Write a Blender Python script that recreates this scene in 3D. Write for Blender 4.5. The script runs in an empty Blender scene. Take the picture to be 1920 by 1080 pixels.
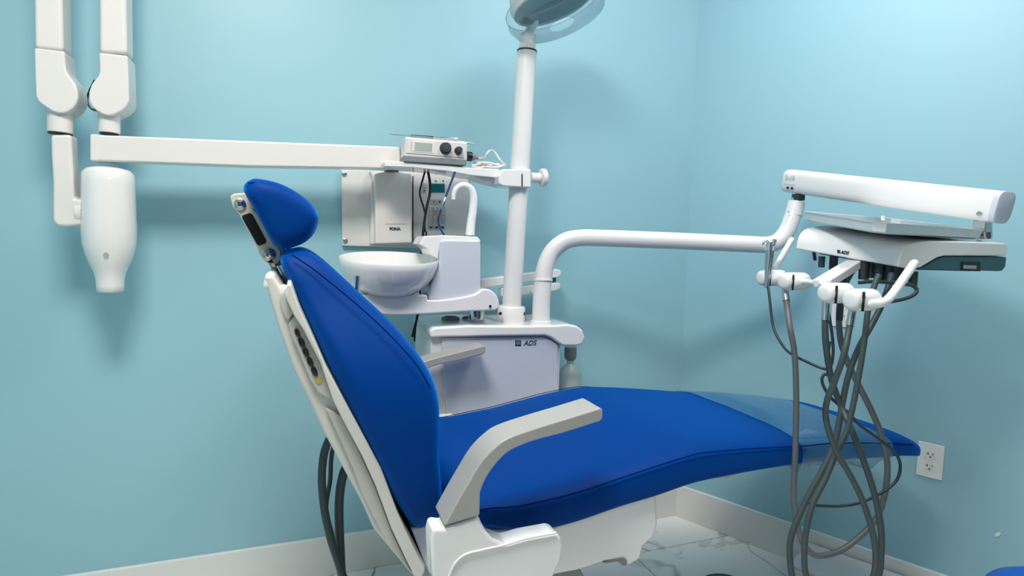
import bpy, bmesh, math, random
from mathutils import Vector, Matrix
random.seed(4)
V = Vector
sc = bpy.context.scene
COL = sc.collection

# ------------------------------------------------------------------ camera
FPX = 1100.0
CAM = V((-1.58735, -2.11212, 1.22053))
CR = V((0.937854, -0.346417, 0.020598))
CU = V((0.010720, 0.088248, 0.996041))
CF = V((0.346864, 0.933920, -0.086478))
cd = bpy.data.cameras.new('camera'); cam = bpy.data.objects.new('camera', cd); COL.objects.link(cam)
cd.sensor_width = 36; cd.lens = FPX / 1920 * 36; cd.clip_start = .02
m = Matrix(((CR.x, CU.x, -CF.x, CAM.x), (CR.y, CU.y, -CF.y, CAM.y), (CR.z, CU.z, -CF.z, CAM.z), (0, 0, 0, 1)))
cam.matrix_world = m
sc.camera = cam

# ------------------------------------------------------------------ light
sc.view_settings.view_transform = 'Standard'; sc.view_settings.look = 'None'
sc.view_settings.gamma = 1; sc.view_settings.use_curve_mapping = False
sc.view_settings.exposure = -0.06
w = bpy.data.worlds.new('world'); sc.world = w; w.use_nodes = True
w.node_tree.nodes['Background'].inputs[0].default_value = (.75, .85, 1, 1)
w.node_tree.nodes['Background'].inputs[1].default_value = .3
CEIL = 2.75
def area(name, loc, sx, sy, power, col):
    l = bpy.data.lights.new(name, 'AREA'); l.shape = 'RECTANGLE'; l.size = sx; l.size_y = sy
    l.energy = power; l.color = col
    o = bpy.data.objects.new(name, l); COL.objects.link(o); o.location = loc
    return o
LIGHTS = [(-1.80, -1.60, 48, (1, .95, .90), .56), (-.9, -3.2, 7, (1, .97, .94), .56), (-.38, -1.10, 17.5, (.97, .97, 1), .86)]  # second entry is an added fill lamp for the lower right wall and floor
for i, (x, y, p, c, ln) in enumerate(LIGHTS):
    area('ceiling_panel_light', (x, y, CEIL - .035), .56, ln, p, c)

# ------------------------------------------------------------------ helpers
ECOR = 0.438861
RB = V((math.sin(ECOR), -math.cos(ECOR), 0))      # along the right wall, away from the corner
RN = V((-math.cos(ECOR), -math.sin(ECOR), 0))     # into the room
def ray(px, py): return CR * ((px - 960) / FPX) - CU * ((py - 540) / FPX) + CF
def plane(px, py, n, d=0.0):
    r = ray(px, py); return CAM + r * ((d - CAM.dot(n)) / r.dot(n))
def Y(px, py, y): return plane(px, py, V((0, 1, 0)), y)
def XP(px, py, x): return plane(px, py, V((1, 0, 0)), x)
def ZP(px, py, z): return plane(px, py, V((0, 0, 1)), z)
def D(px, py, d): return CAM + ray(px, py) * d
def YL(pts, y): return [Y(a, b, y) for a, b in pts]

def catmull(pts, n=6, closed=False):
    pts = [V(p) for p in pts]; out = []; N = len(pts)
    rng = range(N) if closed else range(N - 1)
    for i in rng:
        p1, p2 = pts[i], pts[(i + 1) % N]
        p0 = pts[(i - 1) % N] if (closed or i > 0) else p1 * 2 - p2
        p3 = pts[(i + 2) % N] if (closed or i < N - 2) else p2 * 2 - p1
        for k in range(n):
            t = k / n
            out.append(.5 * ((2 * p1) + (p2 - p0) * t + (2 * p0 - 5 * p1 + 4 * p2 - p3) * t * t + (3 * p1 - p0 - 3 * p2 + p3) * t ** 3))
    if not closed: out.append(pts[-1])
    return out

def prism(poly, off):
    off = V(off); n = len(poly)
    vs = [V(p) for p in poly] + [V(p) + off for p in poly]
    fs = [list(range(n)), list(range(2 * n - 1, n - 1, -1))]
    for i in range(n):
        j = (i + 1) % n; fs.append([i, i + n, j + n, j])
    return vs, fs
def box(c, s, X=V((1, 0, 0)), Yv=V((0, 1, 0)), Z=V((0, 0, 1))):
    c = V(c); a, b, d = s[0] / 2, s[1] / 2, s[2] / 2
    vs = [c + X * (a * i) + Yv * (b * j) + Z * (d * k) for k in (-1, 1) for j in (-1, 1) for i in (-1, 1)]
    return vs, [[0, 2, 3, 1], [4, 5, 7, 6], [0, 1, 5, 4], [2, 6, 7, 3], [0, 4, 6, 2], [1, 3, 7, 5]]
def bx(x0, x1, y0, y1, z0, z1):
    return box(((x0 + x1) / 2, (y0 + y1) / 2, (z0 + z1) / 2), (x1 - x0, y1 - y0, z1 - z0))
def loft(rings, caps=True):
    n = len(rings[0]); vs = [V(p) for r in rings for p in r]; fs = []
    for i in range(len(rings) - 1):
        for j in range(n):
            k = (j + 1) % n; fs.append([i * n + j, i * n + k, (i + 1) * n + k, (i + 1) * n + j])
    if caps:
        fs.append(list(range(n - 1, -1, -1))); b = (len(rings) - 1) * n; fs.append(list(range(b, b + n)))
    return vs, fs
def tube(path, r, n=16, flat=None, dome=False):
    path = [V(p) for p in path]; N = len(path)
    rs = r if isinstance(r, (list, tuple)) else [r] * N
    if len(rs) != N: rs = [rs[0] + (rs[-1] - rs[0]) * i / (N - 1) for i in range(N)]
    T = []
    for i in range(N):
        a = path[max(0, i - 1)]; b = path[min(N - 1, i + 1)]; T.append((b - a).normalized())
    up = V((0, 0, 1)) if abs(T[0].z) < .9 else V((0, 1, 0))
    u = T[0].cross(up).normalized(); rings = []
    for i in range(N):
        u = (u - T[i] * u.dot(T[i])).normalized(); v = T[i].cross(u)
        rings.append([path[i] + u * (math.cos(2 * math.pi * k / n) * rs[i]) + v * (math.sin(2 * math.pi * k / n) * rs[i]) for k in range(n)])
    if dome:
        def sc_ring(R_, c, s, o): return [c + (p - c) * s + o for p in R_]
        a = rings[0]; b = rings[-1]
        pre = [sc_ring(a, path[0], s, -T[0] * (rs[0] * k)) for s, k in ((.25, .97), (.6, .8), (.87, .5))]
        post = [sc_ring(b, path[-1], s, T[-1] * (rs[-1] * k)) for s, k in ((.87, .5), (.6, .8), (.25, .97))]
        rings = pre + rings + post
    return loft(rings)
def lathe(prof, c, axis=V((0, 0, 1)), n=40, caps=True):
    axis = V(axis).normalized(); up = V((0, 0, 1)) if abs(axis.z) < .9 else V((1, 0, 0))
    u = axis.cross(up).normalized(); v = axis.cross(u); c = V(c)
    return loft([[c + axis * z + u * (r * math.cos(2 * math.pi * k / n)) + v * (r * math.sin(2 * math.pi * k / n)) for k in range(n)] for r, z in prof], caps)
def cyl(a, b, r, n=28):
    a = V(a); b = V(b); h = (b - a).length; return lathe([(r, 0), (r, h)], a, (b - a), n)
def join(*gs):
    vs = []; fs = []
    for g in gs:
        o = len(vs); vs += list(g[0]); fs += [[i + o for i in f] for f in g[1]]
    return vs, fs

def root_of(p):
    while p.parent: p = p.parent
    return p
def obj(name, geo, mat, parent=None, bevel=0, seg=3, sub=0, ang=40, label=None, origin=None):
    vs, fs = geo
    me = bpy.data.meshes.new(name)
    org = V((0, 0, 0))
    if parent: org = root_of(parent).location.copy()
    elif origin: org = V(origin)
    me.from_pydata([tuple(v - org) for v in vs], [], fs)
    bm = bmesh.new(); bm.from_mesh(me); bmesh.ops.recalc_face_normals(bm, faces=bm.faces); bm.to_mesh(me); bm.free()
    me.materials.append(mat)
    for p in me.polygons: p.use_smooth = True
    o = bpy.data.objects.new(name, me); COL.objects.link(o)
    if parent: o.parent = parent
    elif origin: o.location = org
    if bevel:
        b = o.modifiers.new('bevel', 'BEVEL'); b.width = bevel; b.segments = seg; b.limit_method = 'ANGLE'; b.angle_limit = math.radians(30); b.harden_normals = True
    elif sub:
        s = o.modifiers.new('sub', 'SUBSURF'); s.levels = sub; s.render_levels = sub
    else:
        me.set_sharp_from_angle(angle=math.radians(ang))
    if label: o['label'] = label
    return o
def thing(name, label, cat, loc, group=None):
    o = bpy.data.objects.new(name, None); COL.objects.link(o); o.location = loc; o.empty_display_size = .05
    o['label'] = label; o['category'] = cat
    if group: o['group'] = group
    return o
def tag(o, label, cat, group=None):
    o['label'] = label; o['category'] = cat
    if group: o['group'] = group
    return o
def struct(o): o['kind'] = 'structure'; return o
def text(name, body, size, loc, xd, yd, mat, parent, ext=.0006, shear=0, bold=0, label=None):
    c = bpy.data.curves.new(name, 'FONT'); c.body = body; c.size = size; c.extrude = ext; c.shear = shear; c.offset = bold
    c.align_x = 'CENTER'; c.align_y = 'CENTER'; c.resolution_u = 3
    t = bpy.data.objects.new(name, c); COL.objects.link(t)
    bpy.context.view_layer.update()
    me = bpy.data.meshes.new_from_object(t); bpy.data.objects.remove(t)
    xd = V(xd).normalized(); yd = V(yd); yd = (yd - xd * yd.dot(xd)).normalized(); zd = xd.cross(yd)
    loc = V(loc)
    vs = [loc + xd * v.co.x + yd * v.co.y + zd * v.co.z for v in me.vertices]
    fs = [list(p.vertices) for p in me.polygons]
    return obj(name, (vs, fs), mat, parent, ang=20, label=label)

# ------------------------------------------------------------------ materials
def mat(name, col, rough=.5, metal=0, spec=.5, bump=0, bscale=200, var=0, vscale=3, coat=0, trans=0, alpha=1, sheen=0):
    m = bpy.data.materials.new(name); m.use_nodes = True; nt = m.node_tree; b = nt.nodes['Principled BSDF']
    b.inputs['Base Color'].default_value = (*col, 1); b.inputs['Roughness'].default_value = rough
    b.inputs['Metallic'].default_value = metal; b.inputs['Specular IOR Level'].default_value = spec
    b.inputs['Coat Weight'].default_value = coat; b.inputs['Transmission Weight'].default_value = trans
    b.inputs['Alpha'].default_value = alpha; b.inputs['Sheen Weight'].default_value = sheen
    tc = nt.nodes.new('ShaderNodeNewGeometry')
    if bump:
        n = nt.nodes.new('ShaderNodeTexNoise'); n.inputs['Scale'].default_value = bscale; n.inputs['Detail'].default_value = 3
        nt.links.new(tc.outputs['Position'], n.inputs['Vector'])
        bp = nt.nodes.new('ShaderNodeBump'); bp.inputs['Strength'].default_value = bump; bp.inputs['Distance'].default_value = .001
        nt.links.new(n.outputs['Fac'], bp.inputs['Height']); nt.links.new(bp.outputs['Normal'], b.inputs['Normal'])
    if var:
        n = nt.nodes.new('ShaderNodeTexNoise'); n.inputs['Scale'].default_value = vscale; n.inputs['Detail'].default_value = 4
        nt.links.new(tc.outputs['Position'], n.inputs['Vector'])
        mx = nt.nodes.new('ShaderNodeMix'); mx.data_type = 'RGBA'
        mx.inputs['A'].default_value = (*[c * (1 - var) for c in col], 1); mx.inputs['B'].default_value = (*[min(1, c * (1 + var)) for c in col], 1)
        nt.links.new(n.outputs['Fac'], mx.inputs['Factor']); nt.links.new(mx.outputs['Result'], b.inputs['Base Color'])
    return m
M = {}
M['wall'] = mat('teal_wall_paint', (.315, .555, .63), .42, bump=.12, bscale=420, var=.02, vscale=2)
M['bounce_cut'] = mat('bounce_cutting_dark_front', (.10, .08, .07), .5, var=.1)  # unseen front wall, coloured dark to cut bounce light onto the chair
M['ceil'] = mat('ceiling_paint', (.8, .82, .82), .8, var=.02)
M['trim'] = mat('white_trim_paint', (.82, .80, .76), .3, var=.02)
M['white'] = mat('white_powder_coat', (.76, .75, .74), .28, bump=.05, bscale=500, var=.015)
M['white_gloss'] = mat('white_gloss_enamel', (.82, .81, .80), .13, coat=.4, var=.01)
M['cream'] = mat('cream_plastic', (.76, .72, .68), .26, var=.015)
M['shell'] = mat('ivory_plastic', (.66, .64, .58), .33, bump=.04, bscale=600, var=.02)
M['shell_d'] = mat('ivory_grey_plastic', (.52, .50, .45), .4, bump=.04, bscale=600, var=.02)
M['porcelain'] = mat('porcelain', (.80, .78, .75), .06, coat=.6, var=.01)
M['tower'] = mat('cool_grey_plastic', (.60, .63, .70), .25, coat=.2, var=.02)
M['lightgrey'] = mat('light_grey_plastic', (.56, .60, .68), .35, var=.02)
M['blue'] = mat('blue_vinyl', (.0, .035, .20), .5, bump=.10, bscale=900, var=.05, vscale=6, spec=.06)
bb_ = M['blue'].node_tree.nodes['Principled BSDF']; bb_.inputs['Sheen Weight'].default_value = 1.0; bb_.inputs['Sheen Roughness'].default_value = .42; bb_.inputs['Sheen Tint'].default_value = (.0, .25, 1, 1)  # blue sheen lightens grazing tops, standing in for lit tops over shaded sides
M['seam'] = mat('blue_stitching', (.0, .012, .10), .9, spec=.0)
M['arm'] = mat('grey_arm_plastic', (.36, .355, .335), .34, bump=.05, bscale=700, var=.02)
M['bracket'] = mat('cream_metal', (.68, .65, .52), .3, metal=.25, var=.03)
M['chrome'] = mat('chrome', (.75, .75, .76), .12, metal=1, var=.02)
M['steel'] = mat('brushed_steel', (.55, .56, .57), .24, metal=1, bump=.05, var=.05, vscale=30)
M['black'] = mat('black_plastic', (.005, .005, .006), .4, var=.1)
M['rubber'] = mat('dark_rubber', (.02, .03, .035), .55, var=.1)
M['hose'] = mat('grey_hose', (.045, .064, .066), .5, bump=.1, bscale=900, var=.1, vscale=20)
M['hose_l'] = mat('light_grey_hose', (.11, .12, .12), .45, bump=.1, bscale=900, var=.1, vscale=20)
M['hose_d'] = mat('dark_hose', (.018, .035, .04), .45, var=.1)
M['bluecable'] = mat('blue_cable', (.005, .035, .15), .4, var=.1)
M['teal'] = mat('dark_teal_plastic', (.035, .115, .13), .4, var=.04)
M['print'] = mat('dark_print', (.02, .05, .07), .6, var=.05)
M['printgrey'] = mat('grey_print', (.35, .36, .38), .6, var=.05)
M['silver'] = mat('silver_plastic', (.72, .69, .66), .3, metal=.05, var=.02)
M['key'] = mat('key_plastic', (.52, .51, .49), .5, var=.02)
M['lcd'] = mat('lcd_teal', (.0, .13, .15), .2, var=.05)
M['lcd2'] = mat('lcd_grey', (.36, .42, .38), .2, var=.03)
M['yellow'] = mat('yellow_sticker', (.45, .42, .08), .5, var=.05)
M['orange'] = mat('orange_key', (.7, .3, .1), .5, var=.05)
M['grey'] = mat('mid_grey_plastic', (.2, .22, .22), .5, var=.05)
M['stool'] = mat('blue_stool_vinyl', (.0, .09, .5), .35, bump=.1, bscale=900, var=.05)
M['bottle'] = mat('frosted_bottle', (.62, .72, .70), .35, trans=.35, var=.02)
M['slot'] = mat('outlet_slot', (.02, .02, .02), .6, var=.05)
M['lens'] = mat('lamp_reflector', (.10, .15, .18), .15, metal=.6, var=.05)
M['lampbody'] = mat('lamp_housing', (.50, .48, .45), .3, var=.02)
M['pipe'] = mat('lamp_panel_diffuser', (.9, .9, .9), .5)
b = M['pipe'].node_tree.nodes['Principled BSDF']; b.inputs['Emission Color'].default_value = (1, .98, .95, 1); b.inputs['Emission Strength'].default_value = 3

def marble():
    m = bpy.data.materials.new('polished_white_marble'); m.use_nodes = True; nt = m.node_tree; b = nt.nodes['Principled BSDF']
    b.inputs['Roughness'].default_value = .25
    g = nt.nodes.new('ShaderNodeNewGeometry'); oi = nt.nodes.new('ShaderNodeObjectInfo')
    mp = nt.nodes.new('ShaderNodeVectorMath'); mp.operation = 'MULTIPLY_ADD'; mp.inputs[1].default_value = (1, 1, 1)
    cb = nt.nodes.new('ShaderNodeCombineXYZ'); nt.links.new(oi.outputs['Random'], cb.inputs['Z'])
    sc_ = nt.nodes.new('ShaderNodeVectorMath'); sc_.operation = 'SCALE'; sc_.inputs['Scale'].default_value = 7
    nt.links.new(cb.outputs[0], sc_.inputs[0])
    nt.links.new(g.outputs['Position'], mp.inputs[0]); nt.links.new(sc_.outputs[0], mp.inputs[2])
    n1 = nt.nodes.new('ShaderNodeTexNoise'); n1.inputs['Scale'].default_value = 2.2; n1.inputs['Detail'].default_value = 8; n1.inputs['Distortion'].default_value = .7
    nt.links.new(mp.outputs[0], n1.inputs['Vector'])
    a = nt.nodes.new('ShaderNodeMath'); a.operation = 'SUBTRACT'; a.inputs[1].default_value = .5; nt.links.new(n1.outputs['Fac'], a.inputs[0])
    ab = nt.nodes.new('ShaderNodeMath'); ab.operation = 'ABSOLUTE'; nt.links.new(a.outputs[0], ab.inputs[0])
    r = nt.nodes.new('ShaderNodeValToRGB'); r.color_ramp.elements[0].color = (.20, .21, .20, 1); r.color_ramp.elements[1].color = (.86, .86, .83, 1)
    r.color_ramp.elements[0].position = 0; r.color_ramp.elements[1].position = .02
    nt.links.new(ab.outputs[0], r.inputs[0])
    n2 = nt.nodes.new('ShaderNodeTexNoise'); n2.inputs['Scale'].default_value = 1.7; n2.inputs['Detail'].default_value = 3; nt.links.new(mp.outputs[0], n2.inputs['Vector'])
    r2 = nt.nodes.new('ShaderNodeValToRGB'); r2.color_ramp.elements[0].position = .36; r2.color_ramp.elements[1].position = .52
    nt.links.new(n2.outputs['Fac'], r2.inputs[0])
    mx = nt.nodes.new('ShaderNodeMix'); mx.data_type = 'RGBA'; mx.inputs['A'].default_value = (.86, .86, .83, 1)
    nt.links.new(r2.outputs[0], mx.inputs['Factor']); nt.links.new(r.outputs[0], mx.inputs['B'])
    nt.links.new(mx.outputs['Result'], b.inputs['Base Color'])
    return m
M['marble'] = marble()
M['grout'] = mat('grout', (.38, .38, .37), .8, bump=.3, bscale=300, var=.05)

def film(name, col, alpha, rough=.05):
    m = bpy.data.materials.new(name); m.use_nodes = True; nt = m.node_tree
    b = nt.nodes['Principled BSDF']; out = nt.nodes['Material Output']
    b.inputs['Base Color'].default_value = (*col, 1); b.inputs['Roughness'].default_value = rough
    b.inputs['Specular IOR Level'].default_value = .9; b.inputs['Coat Weight'].default_value = .8; b.inputs['Coat Roughness'].default_value = .04
    g = nt.nodes.new('ShaderNodeNewGeometry'); n = nt.nodes.new('ShaderNodeTexNoise'); n.inputs['Scale'].default_value = 9; n.inputs['Detail'].default_value = 2
    nt.links.new(g.outputs['Position'], n.inputs['Vector'])
    bp = nt.nodes.new('ShaderNodeBump'); bp.inputs['Strength'].default_value = .12; bp.inputs['Distance'].default_value = .02
    nt.links.new(n.outputs['Fac'], bp.inputs['Height']); nt.links.new(bp.outputs['Normal'], b.inputs['Normal']); nt.links.new(bp.outputs['Normal'], b.inputs['Coat Normal'])
    tr = nt.nodes.new('ShaderNodeBsdfTransparent'); fr = nt.nodes.new('ShaderNodeLayerWeight'); fr.inputs['Blend'].default_value = .5
    mr = nt.nodes.new('ShaderNodeMapRange'); mr.inputs['To Min'].default_value = alpha; mr.inputs['To Max'].default_value = min(1, alpha + .65)
    nt.links.new(fr.outputs['Facing'], mr.inputs['Value'])
    mx = nt.nodes.new('ShaderNodeMixShader'); nt.links.new(mr.outputs[0], mx.inputs[0])
    nt.links.new(tr.outputs[0], mx.inputs[1]); nt.links.new(b.outputs[0], mx.inputs[2]); nt.links.new(mx.outputs[0], out.inputs[0])
    return m
M['film'] = film('clear_plastic_film', (.05, .25, .42), .08)  # blue base colour stands in for the teal wall mirrored in clear film
M['shield'] = film('clear_lamp_shield', (.35, .55, .62), .12)
M['shield'].node_tree.nodes['Bump'].inputs['Strength'].default_value = .02

# ------------------------------------------------------------------ room
XL, YF = -2.95, -4.2
RL = 4.4
rc = RB * (-YF / math.cos(ECOR))
room = [(XL, 0), (0, 0), (rc.x, YF), (XL, YF)]
fl = obj('floor', prism([V((x, y, -.06)) for x, y in [(XL - .1, .1), (.1, .1), (rc.x + .1, YF - .1), (XL - .1, YF - .1)]], (0, 0, .057)), M['grout']); struct(fl)
def clip(poly, a, b):
    out = []; n = len(poly)
    def side(p): return (b[0] - a[0]) * (p[1] - a[1]) - (b[1] - a[1]) * (p[0] - a[0])
    for i in range(n):
        p, q = poly[i], poly[(i + 1) % n]; sp, sq = side(p), side(q)
        if sp <= 0: out.append(p)
        if sp * sq < 0:
            t = sp / (sp - sq); out.append((p[0] + (q[0] - p[0]) * t, p[1] + (q[1] - p[1]) * t))
    return out
TW = .6; g = .0015
k = 0
for i in range(-6, 5):
    for j in range(-8, 1):
        x0 = -.366 + i * TW; y1 = -.232 + (j) * TW + TW
        poly = [(x0 + g, y1 - TW + g), (x0 + g, y1 - g), (x0 + TW - g, y1 - g), (x0 + TW - g, y1 - TW + g)]
        for e in range(4):
            if poly: poly = clip(poly, room[e], room[(e + 1) % 4])
        if len(poly) < 3: continue
        o = obj('tile', prism([V((x, y, -.004)) for x, y in poly], (0, 0, .004)), M['marble'], fl, bevel=.0007, seg=1)
struct(obj('wall_back', bx(XL - .1, .12, 0, .1, -.06, CEIL + .05), M['wall']))
struct(obj('wall_left', bx(XL - .1, XL, YF - .1, 0, -.06, CEIL + .05), M['wall']))
struct(obj('wall_front', bx(XL - .1, rc.x + .1, YF - .1, YF, -.06, CEIL + .05), M['bounce_cut']))
cw = RB * 2.32 - RN * .05 + V((0, 0, (CEIL) / 2))
struct(obj('wall_right', box(RB * (4.85 / 2) - RN * .05 + V((0, 0, CEIL / 2)), (4.85, .1, CEIL + .1), X=RB, Yv=RN), M['wall']))
struct(obj('ceiling', prism([V((x, y, CEIL)) for x, y in [(XL - .1, .1), (.12, .1), (rc.x + .1, YF - .1), (XL - .1, YF - .1)]], (0, 0, .06)), M['ceil']))
BH = .142; BT = .0155
struct(obj('baseboard_back', bx(XL, -.008, -BT, 0, 0, BH), M['trim'], bevel=.002, seg=2))
struct(obj('baseboard_right', box(RB * (4.6 / 2) + RN * (BT / 2) + V((0, 0, BH / 2)), (4.6, BT, BH), X=RB, Yv=RN), M['trim'], bevel=.002, seg=2))
struct(obj('baseboard_left', bx(XL, XL + BT, YF, -BT, 0, BH), M['trim'], bevel=.002, seg=2))
for i, (x, y, p, c, ln) in enumerate(LIGHTS):
    lab = ['square ceiling light panel above the left side of the chair', 'added square fill light panel on the unseen ceiling behind the camera', 'long ceiling light panel over the delivery console'][i]
    t = thing('ceiling_light', lab, 'light', (x, y, CEIL), 'ceiling light panels')
    h = ln / 2
    fr = [bx(x - .31, x + .31, y - h - .03, y - h - .005, CEIL - .03, CEIL), bx(x - .31, x + .31, y + h + .005, y + h + .03, CEIL - .03, CEIL),
          bx(x - .31, x - .285, y - h, y + h, CEIL - .03, CEIL), bx(x + .285, x + .31, y - h, y + h, CEIL - .03, CEIL)]
    obj('frame', join(*fr), M['white'], t)
    obj('diffuser', bx(x - .285, x + .285, y - h, y + h, CEIL - .012, CEIL), M['pipe'], t)

# ------------------------------------------------------------------ dental chair
YC = -.764
ch = thing('dental_chair', 'reclined blue vinyl dental chair with grey armrests and ivory back shell', 'dental chair', (-.9, YC, 0))
ST = [(-1.30, .690, .665, .26), (-1.285, .704, .652, .285), (-1.246, .713, .648, .298), (-1.179, .710, .630, .305), (-1.10, .718, .622, .31), (-1.03, .726, .630, .31),
      (-.945, .742, .646, .31), (-.854, .758, .656, .31), (-.752, .771, .672, .305), (-.6, .760, .671, .29), (-.416, .738, .663, .268),
      (-.3, .730, .652, .257), (-.2, .718, .643, .248), (-.1, .704, .634, .241), (.0, .689, .626, .235), (.065, .676, .617, .229), (.10, .664, .608, .221), (.118, .652, .611, .205)]
def interp(x):
    if x <= ST[0][0]: return ST[0][1:]
    for a, b_ in zip(ST, ST[1:]):
        if x <= b_[0]:
            t = (x - a[0]) / (b_[0] - a[0]); return tuple(a[i] + (b_[i] - a[i]) * t for i in (1, 2, 3))
    return ST[-1][1:]
def spw(c, e): return math.copysign(abs(c) ** e, c)
def seat_ring(x, off=0, n=40, zt_only=False):
    zt, zb, hw = interp(x); h = (zt - zb) / 2; zc = (zt + zb) / 2; r = []
    for k in range(n):
        a = 2 * math.pi * k / n
        yy = spw(math.cos(a), .28) * (hw + off); s = math.sin(a)
        zz = zc + spw(s, .42 if s > 0 else .2) * (h + off)
        if s > 0: zz -= .012 * (abs(yy) / hw) ** 3
        r.append(V((x, YC + yy, zz)))
    return r
xs = []
for a, b_ in zip(ST, ST[1:]):
    nn = 1 if b_[0] - a[0] < .05 else 2
    for q in range(nn): xs.append(a[0] + (b_[0] - a[0]) * q / nn)
xs.append(ST[-1][0])
seat = obj('seat_cushion', loft([seat_ring(x) for x in xs]), M['blue'], ch, sub=1)
def seam_pt(x, s=-1):
    zt, zb, hw = interp(x); return V((x, YC + s * (hw - .0015), zt - .022))
for s in (-1, 1):
    obj('seam', tube(catmull([seam_pt(-1.27 + (.05 + 1.27) * i / 30, s) for i in range(31)], 2), .0011, 6), M['seam'], seat)
# underside pan
obj('seat_frame', prism([V((-1.28, -1.02, .632)), V((-1.10, -1.02, .606)), V((-.95, -1.02, .622)), V((-.88, -1.02, .645)), V((-.90, -1.02, .60)), V((-1.0, -1.02, .57)), V((-1.28, -1.02, .60))], (0, .5, 0)), M['lightgrey'], ch, bevel=.006)

# backrest cushion : stations bottom to top, (rear px, front px, near y)
BK = [((782, 996), (822, 985), -.99), ((765, 985), (836, 960), -1.035), ((738, 945), (838, 912), -1.045), ((702, 872), (833, 852), -1.05),
      ((655, 785), (841, 765), -1.05), ((622, 715), (828, 712), -1.04), ((596, 655), (788, 655), -1.02), ((572, 600), (735, 598), -.99), ((553, 558), (682, 552), -.965),
      ((536, 522), (640, 512), -.95), ((524, 497), (604, 483), -.935), ((522, 482), (582, 471), -.92), ((532, 471), (565, 466), -.90)]
rings = []; bpts = []
for r_, f_, y in BK:
    a = Y(*r_, y + .02); c = Y(*f_, y + .012); hw = abs(y - YC); n = 36; ring = []
    for k in range(n):
        th = 2 * math.pi * k / n
        yy = spw(math.cos(th), .33) * hw; t = .5 + .5 * spw(math.sin(th), .36)
        p = a + (c - a) * t; dish = 1 - .22 * max(0, t - .5) * 2 * max(0, 1 - (abs(yy / hw) / .8) ** 3)
        p = a + (c - a) * t * dish
        ring.append(V((p.x, YC + yy, p.z)))
    rings.append(ring); bpts.append((a, c, hw))
back = obj('backrest_cushion', loft(rings), M['blue'], ch, sub=2)
sp = []
for px, py in [(548, 478), (585, 503), (622, 532), (662, 565), (705, 603), (750, 648), (785, 690), (807, 728)]:
    yy = -.935 + (-1.045 + .935) * min(1, (px - 548) / 230.0)
    sp.append(Y(px, py, yy - .0035))
obj('seam', tube(catmull(sp, 5), .0012, 6), M['seam'], back)

# back shell (ivory)
shell_out = [(494, 517), (512, 514), (528, 540), (548, 582), (600, 690), (700, 878), (760, 985), (800, 1062), (795, 1084), (773, 1080), (749, 1051), (701, 993), (677, 940), (643, 878), (609, 815), (580, 753), (549, 690), (523, 618), (506, 562)]
o = obj('backrest_shell', prism([Y(a, b_, -1.0) for a, b_ in shell_out], (0, .47, 0)), M['shell'], ch, bevel=.008)
rim = [(534, 556), (538, 534), (546, 532), (562, 578), (593, 645), (612, 688), (640, 740), (680, 813), (715, 878), (745, 958), (771, 1016), (797, 1070), (790, 1086), (778, 1084), (760, 1047), (734, 992), (704, 911), (679, 856), (640, 783), (623, 748), (600, 680), (568, 618), (550, 590)]
obj('shell_rim', prism([Y(a, b_, -1.03) for a, b_ in rim], (0, .53, 0)), M['shell'], ch, bevel=.005, label='pale rim strip along the edge of the cushion')
low = [(610, 765), (640, 780), (679, 858), (704, 913), (734, 994), (760, 1049), (775, 1080), (752, 1052), (718, 1005), (703, 975), (678, 925), (662, 880), (640, 830)]
obj('lower_cover', prism([Y(a, b_, -1.012) for a, b_ in low], (0, .49, 0)), M['shell_d'], ch, bevel=.003)
upc = [(528, 548), (534, 556), (550, 588), (540, 602), (532, 590), (524, 562)]
obj('upper_cover', prism([Y(a, b_, -1.008) for a, b_ in upc], (0, .02, 0)), M['shell_d'], ch, bevel=.002)
pan = [(541, 610), (552, 592), (568, 618), (600, 680), (623, 748), (612, 745), (597, 735), (582, 712), (558, 655), (546, 628)]
bp_ = obj('button_panel', prism([Y(a, b_, -1.012) for a, b_ in pan], (0, .02, 0)), M['shell_d'], ch, bevel=.0015)
for px, py, s in [(557.5, 624, .8), (565.5, 642, 1), (573.5, 660, 1), (581.5, 678, 1), (589.5, 696, 1)]:
    c = Y(px, py, -1.013); ax = V((0, -1, 0)); dirz = (Y(px + 8, py + 18, -1.013) - c).normalized(); dx = ax.cross(dirz).normalized()
    ring = lambda k, yy: [c + dirz * (math.cos(t) * .0105 * s * k) + dx * (math.sin(t) * .0048 * s * k) + V((0, -yy, 0)) for t in [2 * math.pi * i / 20 for i in range(20)]]
    obj('button', loft([ring(1, -.002), ring(1, .002), ring(.8, .0032)]), M['black'], bp_)
c = Y(598, 713, -1.0125)
obj('sticker', lathe([(.006, -.001), (.006, .001)], c, (0, -1, 0), 14), M['yellow'], bp_)
# shell top knobs + stem + headrest
for (a, b_), r, nm in [((507, 523), .0085, 'shell_cap'), ((532, 546), .0085, 'shell_cap')]:
    p = Y(a, b_, -.99); obj(nm, tube([p + V((-.004, .0, -.012)), p + V((0, 0, .004))], r, 18, dome=True), M['white'], ch)
    p2 = p + V((0, .45, 0)); obj(nm, tube([p2 + V((-.004, .0, -.012)), p2 + V((0, 0, .004))], r, 18, dome=True), M['white'], ch)
HY = -.79
obj('headrest_stem', join(box((Y(515, 512, HY) + Y(548, 560, HY)) / 2 + V((0, .025, 0)), (.012, .05, .15), X=V((.9, 0, .43)).normalized(), Z=V((-.43, 0, .9)).normalized()),
    ), M['chrome'], ch, bevel=.002)
br = [(431, 369), (437, 363), (466, 361), (474, 372), (500, 425), (512, 455), (527, 470), (527, 488), (518, 497), (500, 494), (488, 480), (482, 466), (447, 400), (436, 388)]
hb = obj('headrest_bracket', prism(YL(br, HY), (0, .055, 0)), M['bracket'], ch, bevel=.003)
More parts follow.
